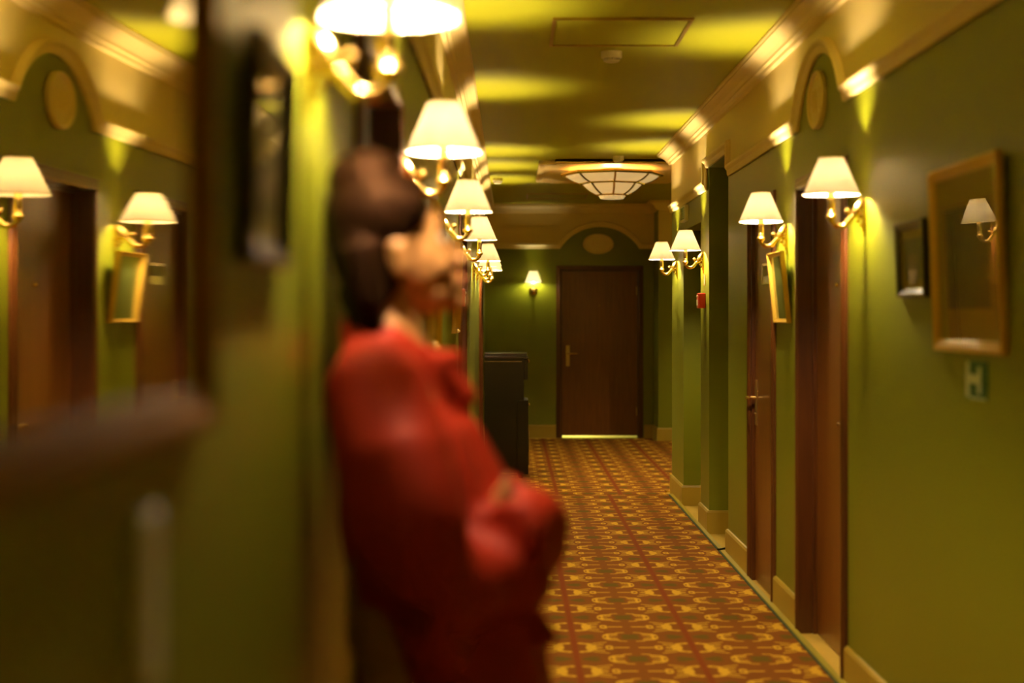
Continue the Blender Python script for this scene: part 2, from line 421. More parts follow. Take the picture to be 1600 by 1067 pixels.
# ------------------------------------------------------------------ sconces
def make_sconce(label):
    r = empty('wall_sconce'); tag(r, label, 'wall lamp')
    ax = .13
    # backplate: pointed shield
    out = [(0,.062),(.016,.055),(.026,.035),(.022,.012),(.03,-.01),(.024,-.035),(.012,-.06),(0,-.085)]
    out = out+[(-a, b) for a, b in out[-2:0:-1]]
    bp = MB().poly(out, lambda a, b, o: (o, a, b), 0, .008).poly([(a*.7, b*.75) for a, b in out], lambda a, b, o: (o, a, b), .008, .014)
    bp.ball((.014, 0, -.002), .016, 12)
    bp.build('backplate', BRASS, r, smooth=True)
    a = MB()
    def sm(P, k=5):
        res = []
        for i in range(len(P)-1):
            p0 = Vector(P[max(i-1,0)]); p1 = Vector(P[i]); p2 = Vector(P[i+1]); p3 = Vector(P[min(i+2,len(P)-1)])
            for j in range(k):
                t = j/k; res.append(.5*((2*p1)+(-p0+p2)*t+(2*p0-5*p1+4*p2-p3)*t*t+(-p0+3*p1-3*p2+p3)*t**3))
        res.append(Vector(P[-1])); return res
    U = sm([(ax,0,-.012),(ax-.004,0,-.028),(ax-.022,0,-.043),(ax-.048,0,-.042),(ax-.066,0,-.024),(ax-.080,0,-.008),(ax-.1,0,-.002),(.012,0,-.004)])
    a.tube(U, [.0085+.0035*math.sin(PI*i/(len(U)-1)) for i in range(len(U))], 10)
    # acanthus leaf sweeping up to the wall
    Lf = sm([(ax-.082,0,-.002),(ax-.095,0,.018),(.02,0,.046),(.007,0,.066)])
    a.tube(Lf, [.007,.009,.010,.012,.013,.014,.015,.015,.014,.013,.012,.010,.008,.006,.004,.002][:len(Lf)], 10, flat=1.5, side=(0,1,0))
    a.ball((.028,0,-.024), .009, 10).ball((.02,0,-.04), .007, 10)
    a.build('arm', BRASS, r, smooth=True)
    s = MB(); s.tube(sm([(ax-.072,0,-.02),(ax-.066,0,.0),(ax-.056,0,.012),(ax-.062,0,.02),(ax-.072,0,.014)]), .0055, 8); s.ball((ax-.062,0,.014), .010, 10, sx=1.3, sz=.7)
    s.build('scroll', BRASS, r, smooth=True)
    MB().lathe([(.004,-.034),(.010,-.030),(.012,-.02),(.020,-.012),(.022,-.004),(.016,.002),(.013,.008),(.016,.014),(.012,.018)], (ax,0,0), 16).build('candle_cup', BRASS, r, smooth=True)
    MB().lathe([(.0135,.014),(.0145,.03),(.0145,.100),(.012,.110)], (ax,0,0), 16).build('candle_sleeve', BRASS, r, smooth=True)
    b = MB(); b.lathe([(.006,.095),(.012,.107),(.019,.125),(.021,.138),(.017,.153),(.008,.165),(.001,.175)], (ax,0,0), 10); b.build('bulb', BULB, r, smooth=True)
    sh = MB(); k = 32
    prof = [(.107,.075),(.0768,.146),(.046,.218),(.0448,.218),(.0756,.146),(.1058,.075)]
    rs = [[(ax+q*math.cos(2*PI*j/k), q*math.sin(2*PI*j/k), z) for j in range(k)] for q, z in prof]
    sh.rings(rs, loop=True)
    so = sh.build('lamp_shade', SHADE, r, smooth=True)
    for q, z, h in ((.1075,.0745,.006), (.0465,.213,.0055)):
        rs = [[(ax+(q+dq)*math.cos(2*PI*j/k), (q+dq)*math.sin(2*PI*j/k), z+dz) for j in range(k)] for dq, dz in ((0,0),(.0012,0),(.0012-.0008*(h>.0057),h),(-.0002,h))]
        MB().rings(rs, loop=True).build('shade_trim', SHADE, so)
    # shade gallery ring and spokes on the bulb holder
    g = MB()
    for j in range(3):
        an = 2*PI*j/3; g.tube([(ax+.012*math.cos(an), .012*math.sin(an), .088), (ax+.075*math.cos(an), .075*math.sin(an), .146)], .0013, 6)
    g.build('shade_carrier', BRASSD, r)
    return r
ZS = 1.87
L_s = [(2.39, 'brass sconce with white shade high above the person, nearest on the left wall'),
       (4.35, 'brass sconce with white shade, next beyond the recessed left door'),
       (6.82, 'brass sconce with white shade between the two gilt pictures on the left wall'),
       (9.32, 'brass sconce with white shade by the red alarm box on the left wall'),
       (12.77, 'brass sconce with white shade just before the black cabinet on the left wall'),
       (14.1, 'brass sconce with white shade directly over the black cabinet'),
       (15.4, 'farthest brass sconce with white shade on the left wall')]
R_s = [(5.87, 'brass sconce with white shade beside the nearest right-hand door, near the framed pictures'),
       (7.52, 'brass sconce with white shade between the two right-hand doors'),
       (10.77, 'brass sconce with white shade above the red alarm box on the right pier'),
       (12.46, 'farthest brass sconce with white shade on the right wall, on the last pier'),
       (-.9, 'added unseen brass sconce with white shade on the right wall behind the viewer')]  # last one is out of view, added for extra light near the camera
proto = None
for i, (y, lab) in enumerate(L_s+R_s):
    left = i < len(L_s)
    if proto is None: proto = o = make_sconce(lab)
    else: o = copy_tree(proto)
    o['label'] = lab; o['group'] = 'brass sconces along the left wall' if left else 'brass sconces along the right wall'
    o.location = (XL if left else XR, y, ZS); o.rotation_euler = (0, math.radians([.8,-1,1,-.6,.9,-2,1.2,-1.2,2.2,.4,.3,0][i])*0, 0 if left else PI)
    for ch in o.children:            # each shade sits slightly crooked, as in the photo
        if ch.name.startswith('lamp_shade'):
            ch.rotation_euler = (math.radians([1,-1,.5,1,-1,2,-1,-.8,2.0,.6,.4,0][i])*.8, 0, 0)
            ch.location.z = .0
for y, lab in ((14.3, 'added unseen brass sconce with white shade on the right side wall of the lobby, nearer one'), (16.9, 'added unseen brass sconce with white shade on the right side wall of the lobby, farther one')):  # unseen sconces added to brighten the lobby and end wall
    o = copy_tree(proto); o['label'] = lab; o['group'] = 'added unseen brass sconces in the lobby'; o.location = (3.2, y, ZS); o.rotation_euler = (0, 0, PI)
# simple far sconce on the end wall
fs = empty('wall_sconce', (.275, YE, 1.80)); tag(fs, 'small sconce with cream shade on the end wall beside the far door', 'wall lamp')
MB().lathe([(.001,-.0),(.052,.0),(.055,.006),(.05,.014),(.03,.028),(.012,.036),(.001,.038)], (0,0,0), 24, axis='y').build('backplate', BRASS, fs, smooth=True)
for v in fs.children[0].data.vertices: v.co.y = -v.co.y
MB().tube([(0,-.03,0),(0,-.06,-.006),(0,-.085,.01),(0,-.09,.04),(0,-.09,.1)], .007, 10).build('arm', BRASSD, fs, smooth=True)
MB().lathe([(.004,.09),(.016,.11),(.02,.13),(.014,.15),(.002,.165)], (0,-.09,0), 12).build('bulb', BULBW, fs, smooth=True)
k = 32
rs = [[(q*math.cos(2*PI*j/k), -.09+q*math.sin(2*PI*j/k)*.72, z) for j in range(k)] for q, z in [(.103,.10),(.05,.238),(.0488,.238),(.1018,.10)]]
MB().rings(rs, loop=True).build('lamp_shade', SHADE, fs, smooth=True)

# ------------------------------------------------------------------ pictures and mirror
def picture(m, a, b, z0, z1, fw, th, fm, pm, glass, label, name='framed_picture', cat='picture', lean=0., inner=True, group=None, matte=None):
    """lean: top of frame stands further off the wall"""
    def mm(t, z, o): return m(t, z, o + lean*(z-z0)/(z1-z0))
    prof = [(0,0),(0,th*.8),(fw*.15,th),(fw*.45,th*.9),(fw*.7,th*.6),(fw*.9,th*.62),(fw,th*.45),(fw,0)]
    fr = MB().sweep([(a, z0), (b, z0), (b, z1), (a, z1)], prof, mm, loop=True).build(name, fm, smooth=False)
    tag(fr, label, cat, group)
    i = fw-.002
    base = th*.3
    if matte:
        MB().poly([(a+i, z0+i), (b-i, z0+i), (b-i, z1-i), (a+i, z1-i)], mm, .001, base-.002).build('mount_board', matte, fr)
        q = min(b-a, z1-z0)*.23
        if pm: MB().poly([(a+q, z0+q*1.0), (b-q, z0+q), (b-q, z1-q), (a+q, z1-q)], mm, base-.002, base-.001).build('print', pm, fr)
    elif pm:
        MB().poly([(a+i, z0+i), (b-i, z0+i), (b-i, z1-i), (a+i, z1-i)], mm, .001, base-.001).build('print', pm, fr)
    if glass:
        gz = MB(); gz.v = [mm(a+i, z0+i, base+.001), mm(b-i, z0+i, base+.001), mm(b-i, z1-i, base+.001), mm(a+i, z1-i, base+.001)]; gz.f = [(0, 1, 2, 3)]; gz.build('glazing', glass, fr)
    return fr
def mat_glazing():
    m = bpy.data.materials.new('picture_glass'); m.use_nodes = True; nt = m.node_tree; nt.nodes.clear()
    out = nt.nodes.new('ShaderNodeOutputMaterial'); t = nt.nodes.new('ShaderNodeBsdfTransparent'); t.inputs[0].default_value = (.93, .93, .9, 1)
    g = nt.nodes.new('ShaderNodeBsdfGlossy'); g.inputs['Roughness'].default_value = .01
    lw = nt.nodes.new('ShaderNodeLayerWeight'); lw.inputs[0].default_value = .5
    fr = nt.nodes.new('ShaderNodeMath'); fr.operation = 'POWER'; fr.inputs[1].default_value = 4.; nt.links.new(lw.outputs['Facing'], fr.inputs[0])
    mx = nt.nodes.new('ShaderNodeMixShader')
    nt.links.new(fr.outputs[0], mx.inputs[0]); nt.links.new(t.outputs[0], mx.inputs[1]); nt.links.new(g.outputs[0], mx.inputs[2]); nt.links.new(mx.outputs[0], out.inputs[0])
    return m
PG = mat_glazing()
MATTE = mat('olive_mount_board', (.45, .34, .035), .6)
picture(mR, 4.17, 4.85, 1.375, 1.935, .035, .022, GOLD, PRINTD, PG, 'large gilt-framed picture on the near right wall reflecting a lit lamp', lean=.02, matte=MATTE)
DARKW = mat('dark_stained_frame', (.035, .022, .006), .35, coat=.4)
def small_print_frame(m, a, b, z0, z1, label, pr=PRINTD):
    f = picture(m, a, b, z0, z1, .028, .022, DARKW, pr, PG, label, lean=.01, matte=MATTE)
    return f
sp_ = small_print_frame(mR, 4.96, 5.31, 1.545, 1.80, 'small dark-framed picture with an oval print beside the large gilt picture')
mo = MB(); ring = [(5.135+.06*math.cos(2*PI*i/30), 1.672+.085*math.sin(2*PI*i/30)) for i in range(30)]
mo.poly(ring, lambda t, z, o: mR(t, z, o+.0108), 0, .0004); mo.build('oval_print', mat('oval_sepia', (.34, .26, .06), .6, vary=.3, vscale=30), sp_)
picture(mR, 7.41, 7.79, 1.45, 1.80, .022, .024, GOLD, PRINTP, PG, 'gilt-framed pale green picture hanging between the two right-hand doors', lean=.035)
small_print_frame(mL, 1.79, 2.10, 1.545, 1.82, 'small dark-framed picture on the near left wall beside the large mirror')
picture(mL, 5.75, 6.45, 1.345, 1.92, .035, .03, GOLD, PRINTD, PG, 'nearer gilt-framed picture on the left wall beyond the person', lean=.02, matte=MATTE)
picture(mL, 8.3, 8.85, 1.39, 1.90, .03, .03, GOLD, PRINTD, PG, 'farther gilt-framed picture on the left wall, before the red alarm box', lean=.02, matte=MATTE)
# large mirror, its old plate slightly bowed
MA, MBB, MZ0, MZ1 = .42, 1.57, 1.368, 2.22
mf = picture(mL, MA, MBB, MZ0, MZ1, .04, .022, mat('mirror_frame_wood', (.30, .13, .01), .6, spec=.08), None, None, 'large wood-framed mirror on the near left wall reflecting lamps and a door', name='wall_mirror', cat='mirror')
g = MB(); nu, nv = 48, 30; rows = []
for j in range(nv+1):
    row = []
    for i in range(nu+1):
        fu, fv = i/nu, j/nv
        t = MA+.038+(MBB-MA-.076)*fu; z = MZ0+.038+(MZ1-MZ0-.076)*fv
        row.append(mL(t, z, .003 + .012*(t-1.08)**2))
    rows.append(row)
g.rings(rows, closed=False, cap=False)
g.build('mirror_glass', MIRROR, mf, smooth=True)

# ------------------------------------------------------------------ signs and boxes
wp = MB().poly([(1.29, 1.165), (1.34, 1.165), (1.34, 1.315), (1.29, 1.315)], mL, 0, .016).build('pale_streak_strip', mat('pale_streak', (.85, .82, .6), .35), bevel=.003)  # raised pale strip added to stand in for a blurred pale streak
tag(wp, 'narrow pale vertical strip added in place of a pale streak on the left wall below the mirror', 'plate')
sg = MB().poly([(4.36, 1.24), (4.56, 1.24), (4.56, 1.352), (4.36, 1.352)], mR, 0, .005).build('safety_sign', SIGNG); tag(sg, 'small green safety sign with pale strokes under the large gilt picture', 'sign')
ms = MB()
for a0, a1, z0, z1 in ((4.52, 4.555, 1.244, 1.35), (4.44, 4.52, 1.285, 1.312), (4.41, 4.44, 1.258, 1.335), (4.365, 4.515, 1.240, 1.246)):
    ms.poly([(a0, z0), (a1, z0), (a1, z1), (a0, z1)], mR, .005, .0062)
ms.build('sign_mark', SIGNW, sg)
ex = MB().poly([(11.70, 2.215), (12.02, 2.215), (12.02, 2.335), (11.70, 2.335)], mR, 0, .03).build('exit_sign', WHITEP, bevel=.003); tag(ex, 'pale box exit sign with green pictogram above the farther right opening', 'sign')
MB().poly([(11.74, 2.23), (11.98, 2.23), (11.98, 2.32), (11.74, 2.32)], mR, .03, .0315).build('sign_face', SIGNG, ex)
fg = MB()
def mx_(t, z, o): return mR(t, z, o)
for P_, r_ in (([(11.90,2.285),(11.875,2.265)], .008), ([(11.875,2.265),(11.90,2.25),(11.885,2.238)], .005), ([(11.875,2.265),(11.85,2.255),(11.835,2.24)], .005), ([(11.895,2.285),(11.92,2.275),(11.93,2.285)], .0045), ([(11.89,2.283),(11.865,2.288)], .0045)):
    fg.tube([mR(t, z, .0325) for t, z in P_], r_, 6)
fg.ball(mR(11.905, 2.304, .033), .009, 8); fg.poly([(11.76, 2.236), (11.80, 2.236), (11.80, 2.314), (11.76, 2.314)], mR, .0315, .0325)
fg.build('sign_mark', SIGNW, ex)
def alarm(m, t, label):
    o = MB().poly([(t-.05, 1.54), (t+.05, 1.54), (t+.05, 1.645), (t-.05, 1.645)], m, 0, .052).build('fire_alarm_box', REDP, bevel=.006); tag(o, label, 'alarm', 'red fire alarm call points')
    MB().poly([(t-.032, 1.56), (t+.032, 1.56), (t+.032, 1.60), (t-.032, 1.60)], m, .052, .055).build('press_panel', WHITEP, o)
    MB().ball(m(t, 1.622, .053), .008, 10).build('indicator', WHITEP, o, smooth=True)
alarm(mR, 10.72, 'red fire alarm call point on the right pier below the sconce')
alarm(mL, 9.05, 'red fire alarm call point on the left wall past the pictures')
s2 = MB().poly([(10.69, 1.70), (10.75, 1.70), (10.75, 1.775), (10.69, 1.775)], mR, 0, .004).build('alarm_sign', mat('faded_red_sign', (.6, .25, .12), .5)); tag(s2, 'small faded sign just above the red alarm on the right pier', 'sign')
MB().poly([(10.70, 1.71), (10.74, 1.71), (10.74, 1.745), (10.70, 1.745)], mR, .004, .0048).build('sign_mark', SIGNW, s2)

# ceiling fittings
hx0, hx1, hy0, hy1 = .195, .845, 7.08, 7.78
hat = MB().box(hx0+.02, hy0+.02, ZC-.006, hx1-.02, hy1-.02, ZC).build('ceiling_hatch', CEIL); tag(hat, 'square ceiling access hatch with thin gold edging', 'hatch')
def cm(a, b, o): return (a, b, ZC-o)
MB().sweep([(hx0, hy0), (hx1, hy0), (hx1, hy1), (hx0, hy1)], [(0,0),(0,.012),(.016,.012),(.016,0)], cm, loop=True).build('hatch_frame', BRASSD, hat)
vt = MB().box(.2, 17.2, ZC-.006, .85, 17.85, ZC).build('ceiling_hatch', CEIL); tag(vt, 'second ceiling hatch, faint, close to the end wall', 'hatch')
MB().sweep([(.18, 17.18), (.87, 17.18), (.87, 17.87), (.18, 17.87)], [(0,0),(0,.010),(.016,.010),(.016,0)], cm, loop=True).build('hatch_frame', BRASSD, vt)
def detector(x, y, label, r=.055, z=ZC):
    o = MB().lathe([(.001, 0), (r, 0), (r, -.028), (r*.93, -.034), (r*.8, -.036)], (x, y, z), 28).build('smoke_detector', WHITEP, smooth=True); tag(o, label, 'smoke detector', 'ceiling smoke detectors')
    c = MB()
    for j in range(14):
        a = 2*PI*j/14; c.box(x+r*.72*math.cos(a)-.004, y+r*.72*math.sin(a)-.004, z-.046, x+r*.72*math.cos(a)+.004, y+r*.72*math.sin(a)+.004, z-.034)
    c.lathe([(.001, -.056), (r*.55, -.055), (r*.74, -.05), (r*.76, -.045), (.001, -.045)], (x, y, z), 24)
    c.build('sensor_cap', WHITEP, o, smooth=True)
detector(.525, 8.0, 'white smoke detector just beyond the ceiling hatch')
detector(.925, 13.2, 'white smoke detector in front of the glass ceiling light', .05)
detector(-.13, 15.3, 'white smoke detector high near the left cornice above the far sconces', .05)

# ceiling plate with cut corners
cx, cy, hw, hh, cc = .99, 14.45, .74, 1.02, .14
octo = [(cx-hw+cc, cy-hh), (cx+hw-cc, cy-hh), (cx+hw-cc, cy-hh+cc*.5), (cx+hw, cy-hh+cc), (cx+hw, cy+hh-cc), (cx+hw-cc, cy+hh-cc*.5), (cx+hw-cc, cy+hh), (cx-hw+cc, cy+hh), (cx-hw+cc, cy+hh-cc*.5), (cx-hw, cy+hh-cc), (cx-hw, cy-hh+cc), (cx-hw+cc, cy-hh+cc*.5)]
rp = MB().poly(octo, cm, 0, .022); rp.sweep(octo, [(0,0),(0,.034),(.012,.04),(.03,.034),(.05,.03),(.06,.02),(.06,0)], cm, loop=True)
rp = rp.build('ceiling_rose', CREAM); tag(rp, 'cream moulded plaster ceiling panel with cut corners behind the glass light', 'ceiling rose')
# faceted ceiling light
LX, LY = .93, 14.1
cl = empty('ceiling_light', (LX, LY, ZC)); tag(cl, 'faceted bowl ceiling light of frosted glass panels in brass ribs', 'ceiling lamp')
tiers = [(.455, -.078), (.290, -.158), (.135, -.262), (.105, -.300)]
def oct_ring(r, z, n=8, off=PI/2):
    return [(r*math.cos(off+2*PI*j/n), r*math.sin(off+2*PI*j/n), z) for j in range(n)]
MB().lathe([(.06, -.04), (.09, -.045), (.09, -.06), (.04, -.075)], (0,0,0), 20).build('ceiling_mount', BRASSD, cl, smooth=True)
for (r0, z0), (r1, z1) in zip(tiers[:2], tiers[1:3]):
    a = oct_ring(r0-.008, z0); b = oct_ring(r1+.004, z1)
    for j in range(8):
        j2 = (j+1) % 8; P0, P1, P2, P3 = (Vector(a[j]), Vector(a[j2]), Vector(b[j2]), Vector(b[j]))
        m_ = MB(); rows = []
        nrm = (P1-P0).cross(P3-P0).normalized(); 
        if nrm.z > 0: nrm = -nrm
        for i in range(7):
            t = i/6; bulge = .012*math.sin(PI*t)
            e0 = P0.lerp(P3, t)+nrm*bulge; e1 = P1.lerp(P2, t)+nrm*bulge
            rows.append([e0, e1, e1-nrm*.004, e0-nrm*.004])
        m_.rings(rows); m_.build('glass_panel', PANE, cl, smooth=False)
        MB().tube([r_[0] for r_ in rows], .010, 6).build('rib', BRASSD, cl, smooth=True)
MB().rings([oct_ring(.13, -.262), oct_ring(.105, -.298)]).build('bottom_glass', PANE, cl)
for (r0, z0), h in zip(tiers[:3], (.030, .024, .018)):
    rs = [oct_ring(r0+dr, z0+dz) for dr, dz in ((-.02, h*.6), (.010, h*.6), (.020, 0), (.012, -h*.5), (-.012, -h*.5))]
    MB().rings(rs, loop=True).build('rim_ring', BRASS, cl)
bl = MB()
for j in range(8):
    for (r0, z0) in tiers[:3]:
        p = oct_ring(r0+.008, z0)[j]; bl.ball(p, .011, 8)
bl.build('rivet', BRASS, cl, smooth=True)

# black cabinet
cb_ = empty('black_cabinet', (-.24, 13.93, .0125)); tag(cb_, 'tall black lacquered cabinet with brass studs standing against the left wall', 'cabinet')
MB().box(0, .01, .05, .36, .51, 1.09).build('body', BLACK, cb_, bevel=.004)
tp = MB().box(-.005, 0, 1.09, .40, .53, 1.113).box(0, .005, 1.113, .39, .525, 1.137).build('top_panel', mat('cabinet_top', (.03, .022, .01), .15, coat=.6), cb_, bevel=.003)
dr = MB().box(.36, .03, .895, .395, .49, 1.085).build('drawer', BLACK, cb_, bevel=.004)
for yy in (.15, .37): MB().ball((.404, yy, 1.06), .012, 10).build('knob', BRASS, dr, smooth=True)
for y0, y1, ky in ((.03, .257, .22), (.263, .49, .30)):
    dd = MB().box(.36, y0, .06, .40, y1, .71).build('door', BLACK, cb_, bevel=.004)
    MB().ball((.408, ky, .66), .011, 10).build('knob', BRASS, dd, smooth=True)
    MB().tube([(.404, y0+.012 if y0 < .1 else y1-.012, .12), (.404, y0+.012 if y0 < .1 else y1-.012, .43)], .006, 8).build('hinge', BRASSD, dd, smooth=True)
MB().box(.0, 0, 1.06, .34, .008, 1.064).build('edge_molding', BRASSD, cb_)
MB().box(.30, -.004, .04, .40, .012, .71).build('side_panel', BLACK, cb_, bevel=.002)
for x in (.03, .33):
    for y in (.04, .47): MB().lathe([(.02, 0), (.025, .02), (.018, .05)], (x, y, 0), 12).build('foot', BLACK, cb_, smooth=True)

# dark strap lying by the marble opening
st = MB().tube([(1.30, 9.62, .024), (1.35, 9.66, .024), (1.40, 9.62, .008), (1.47, 9.60, .006)], [.006, .008, .007, .006], 8, flat=1.8).build('door_wedge', BLACK, smooth=True)
tag(st, 'thin dark strap lying on the floor at the nearer right opening', 'wedge')

# ------------------------------------------------------------------ person
def eval_mesh(ob, name):
    dg = bpy.context.evaluated_depsgraph_get(); me = bpy.data.meshes.new_from_object(ob.evaluated_get(dg)); me.name = name; return me
def remesh(mb, name, m, parent, vox, smooth_it=4, disp=None):
    o = mb.build(name+'_src', m)
    r = o.modifiers.new('r', 'REMESH'); r.mode = 'VOXEL'; r.voxel_size = vox; r.use_smooth_shade = True
    s = o.modifiers.new('s', 'SMOOTH'); s.iterations = smooth_it; s.factor = .5
    me = eval_mesh(o, name); bpy.data.objects.remove(o, do_unlink=True)
    if disp:
        me.calc_loop_triangles()
        nr = [v.normal.copy() for v in me.vertices]
        for v, n in zip(me.vertices, nr): v.co += n*disp(v.co)
    me.polygons.foreach_set('use_smooth', [True]*len(me.polygons)); me.materials.clear(); me.materials.append(m)
    ob = bpy.data.objects.new(name, me); C.objects.link(ob); ob.parent = parent
    return ob
SKIN = mat('warm_skin', (.46, .22, .07), .5); HAIR = mat('dark_brown_hair', (.006, .0024, .001), .5, spec=.07, bump=.4, bscale=90)
HAIR.node_tree.nodes['Principled BSDF'].inputs['Specular Tint'].default_value = (1, .45, .2, 1)
RED = mat('red_satin_cloth', (.40, .024, .006), .6, spec=.3, bump=.1, bscale=220); TROU = mat('black_trouser_cloth', (.01, .008, .008), .8); SHOE = mat('black_leather', (.012, .01, .01), .3)
PX, PY = -.086, 2.63
per = empty('person', (PX, PY, .016)); tag(per, 'dark-haired person in a loose red robe leaning back against the left wall, arms folded', 'person')
HM = Matrix.Translation((-.108, 0, 1.570)) @ Matrix.Scale(1.09, 4) @ Matrix.Rotation(math.radians(9), 4, 'Z') @ Matrix.Rotation(math.radians(-17), 4, 'Y')
def hp(x, y, z): return tuple(HM @ Vector((x, y, z)))
def ell(mb, c, r, rot=None, n=16, M=None):
    """ellipsoid"""
    n0 = len(mb.v); mb.ball((0,0,0), 1, n)
    for i in range(n0, len(mb.v)):
        p = Vector(mb.v[i]); p = Vector((p.x*r[0], p.y*r[1], p.z*r[2]))
        if rot: p = Euler(rot).to_matrix() @ p
        p += Vector(c)
        if M: p = M @ p
        mb.v[i] = tuple(p)
b = MB()
# head (local: face looks along +x)
ell(b, (-.008, 0, .035), (.086, .074, .085), M=HM)
ell(b, (.030, 0, -.015), (.055, .062, .085), M=HM)
ell(b, (.036, 0, -.072), (.045, .048, .036), M=HM)
ell(b, (.070, 0, -.098), (.016, .022, .016), M=HM)       # chin
ell(b, (.080, 0, -.016), (.014, .011, .030), (0, -.30, 0), M=HM)   # nose bridge
ell(b, (.096, 0, -.036), (.013, .014, .010), M=HM)
ell(b, (.080, 0, -.062), (.012, .022, .006), M=HM); ell(b, (.079, 0, -.074), (.011, .019, .007), M=HM)
ell(b, (.074, 0, .022), (.012, .045, .010), M=HM)        # brow
for s in (-1, 1):
    ell(b, (.048, s*.036, -.035), (.028, .022, .022), M=HM)
    ell(b, (-.004, s*.074, -.012), (.019, .007, .031), (0, .15, s*.3), M=HM)  # ear
    ell(b, (-.002, s*.077, .010), (.014, .006, .010), M=HM)
# neck, trunk and limbs as overlapping tapering tubes welded by the remesh
b.tube([hp(-.02, 0, -.05), (-.125, 0, 1.52), (-.13, 0, 1.44)], [.052, .050, .062], 16)
tr_ = [(1.46, -.13, .06, .07), (1.41, -.125, .070, .11), (1.35, -.12, .085, .15), (1.28, -.115, .11, .16), (1.18, -.105, .10, .135), (1.10, -.10, .092, .125), (1.0, -.09, .105, .155), (.92, -.08, .115, .17), (.84, -.075, .09, .14)]
b.rings([[(x+rx*math.cos(2*PI*j/24), ry*math.sin(2*PI*j/24), z) for j in range(24)] for z, x, rx, ry in tr_])
for s in (-1, 1):
    b.tube([(-.08, s*.09, .90), (-.055, s*.095, .70), (-.035, s*.095, .50), (-.04, s*.095, .46), (-.055, s*.095, .30), (-.06, s*.095, .09)], [.085, .078, .058, .054, .05, .036], 14)
    b.tube([(-.075, s*.095, .05), (-.02, s*.10, .04), (.07, s*.108, .028), (.12, s*.11, .022)], [.036, .034, .030, .02], 12)
    el = (-.055, s*.215, 1.06)
    b.tube([(-.12, s*.13, 1.35), (-.12, s*.175, 1.335), (-.10, s*.205, 1.25), el], [.05, .052, .044, .037], 12)
    # folded forearm
    zf = 1.105+.035*s
    wr_ = (.075, -s*.02 if s < 0 else .0, zf)
    b.tube([el, (.02, s*.15, zf-.02), wr_], [.037, .034, .025], 12)
    hd = Vector(wr_)
    d = Vector((-.02, -s*.95, .12)).normalized()
    b.tube([hd, hd+d*.03, hd+d*.075], [.025, .032, .030], 10, flat=.8)
    for q in range(4):
        st_ = hd+d*.07+Vector((0, 0, .026-.017*q)); ln = (.062, .07, .066, .05)[q]
        b.tube([st_, st_+d*ln*.5+Vector((.004, 0, 0)), st_+d*ln+Vector((-.010, 0, -.004))], [.0088, .0085, .0068], 8)
    th_ = hd+d*.02+Vector((.0, 0, .024)); b.tube([th_, th_+d*.03+Vector((.006, 0, .018)), th_+d*.055+Vector((.006, 0, .022))], [.011, .010, .008], 8)
body = remesh(b, 'body', SKIN, per, .0055, 3)
for s in (-1, 1):
    e = MB(); ell(e, (.066, s*.030, .004), (.0115, .0125, .0115), M=HM); eo = e.build('eye', mat('eye_white', (.7, .66, .55), .2), per, smooth=True)
    e = MB(); ell(e, (.0745, s*.030, .004), (.0045, .0055, .0055), M=HM); e.build('iris', mat('brown_iris', (.05, .02, .01), .1), eo, smooth=True)
    e = MB(); e.tube([hp(.078, s*.018, .026), hp(.078, s*.034, .031), hp(.066, s*.052, .024)], [.003, .0035, .002], 8); e.build('eyebrow', HAIR, per, smooth=True)
lp = MB(); ell(lp, (.087, 0, -.062), (.007, .020, .0045), M=HM); ell(lp, (.086, 0, -.073), (.007, .017, .0055), M=HM); lp.build('lips', mat('lip_skin', (.42, .09, .06), .4), per, smooth=True)
h = MB()
ell(h, (-.012, 0, .060), (.086, .084, .088), M=HM, n=20)
ell(h, (-.048, 0, .01), (.054, .082, .10), M=HM, n=20)
ell(h, (.022, 0, .100), (.045, .055, .026), M=HM)
ell(h, (.018, -.056, .062), (.042, .022, .040), M=HM); ell(h, (.018, .056, .062), (.042, .022, .040), M=HM)
ell(h, (-.015, 0, .130), (.058, .056, .046), M=HM)
for k_ in range(9):
    yy = -.075+.15*k_/8
    h.tube([hp(-.062, yy*.9, .03), hp(-.070, yy, -.06), (-.165-.02*math.cos(yy*20), yy*.95, 1.50), (-.165, yy*.9, 1.44)], [.034, .034, .030, .018], 10)
for s in (-1, 1):
    h.tube([hp(-.05, s*.070, .03), hp(-.068, s*.074, -.04), hp(-.08, s*.072, -.10), (-.165, s*.075, 1.46)], [.026, .026, .026, .016], 10)
remesh(h, 'hair', HAIR, per, .007, 3, lambda c: .003*noise.noise(Vector((c.x*40, c.y*60, c.z*8))))
# robe
def folds(c):
    a = math.atan2(c.y, c.x+.1)
    am = .011 if c.x < -.13 else .011+.010*min(1, (c.x+.13)*8)
    f = am*math.sin(a*9+c.z*7+2*noise.noise(c*4)) * min(1, max(0, (1.40-c.z)*2.2))
    return f + (.012 if c.x < -.14 else .024)*noise.noise(Vector((c.x*8, c.y*8, c.z*3.5)))
rb = MB()
def ring(x0, x1, ry, z, sk=0, n=40):
    cx_, rx = (x0+x1)/2, (x1-x0)/2
    return [(cx_+rx*math.copysign(abs(math.cos(2*PI*j/n))**.85, math.cos(2*PI*j/n)), ry*math.copysign(abs(math.sin(2*PI*j/n))**.9, math.sin(2*PI*j/n)), z) for j in range(n)]
R_ = [(-.195, -.085, .075, 1.450), (-.204, -.075, .115, 1.425), (-.204, -.055, .17, 1.39), (-.204, -.045, .195, 1.34), (-.204, .02, .205, 1.28), (-.204, .06, .20, 1.20), (-.205, .10, .195, 1.12), (-.19, .11, .19, 1.05),
      (-.165, .12, .195, .97), (-.135, .14, .205, .88), (-.13, .15, .215, .78), (-.13, .145, .225, .66), (-.13, .15, .235, .52), (-.13, .155, .24, .42)]
rb.rings([ring(*r) for r in R_])
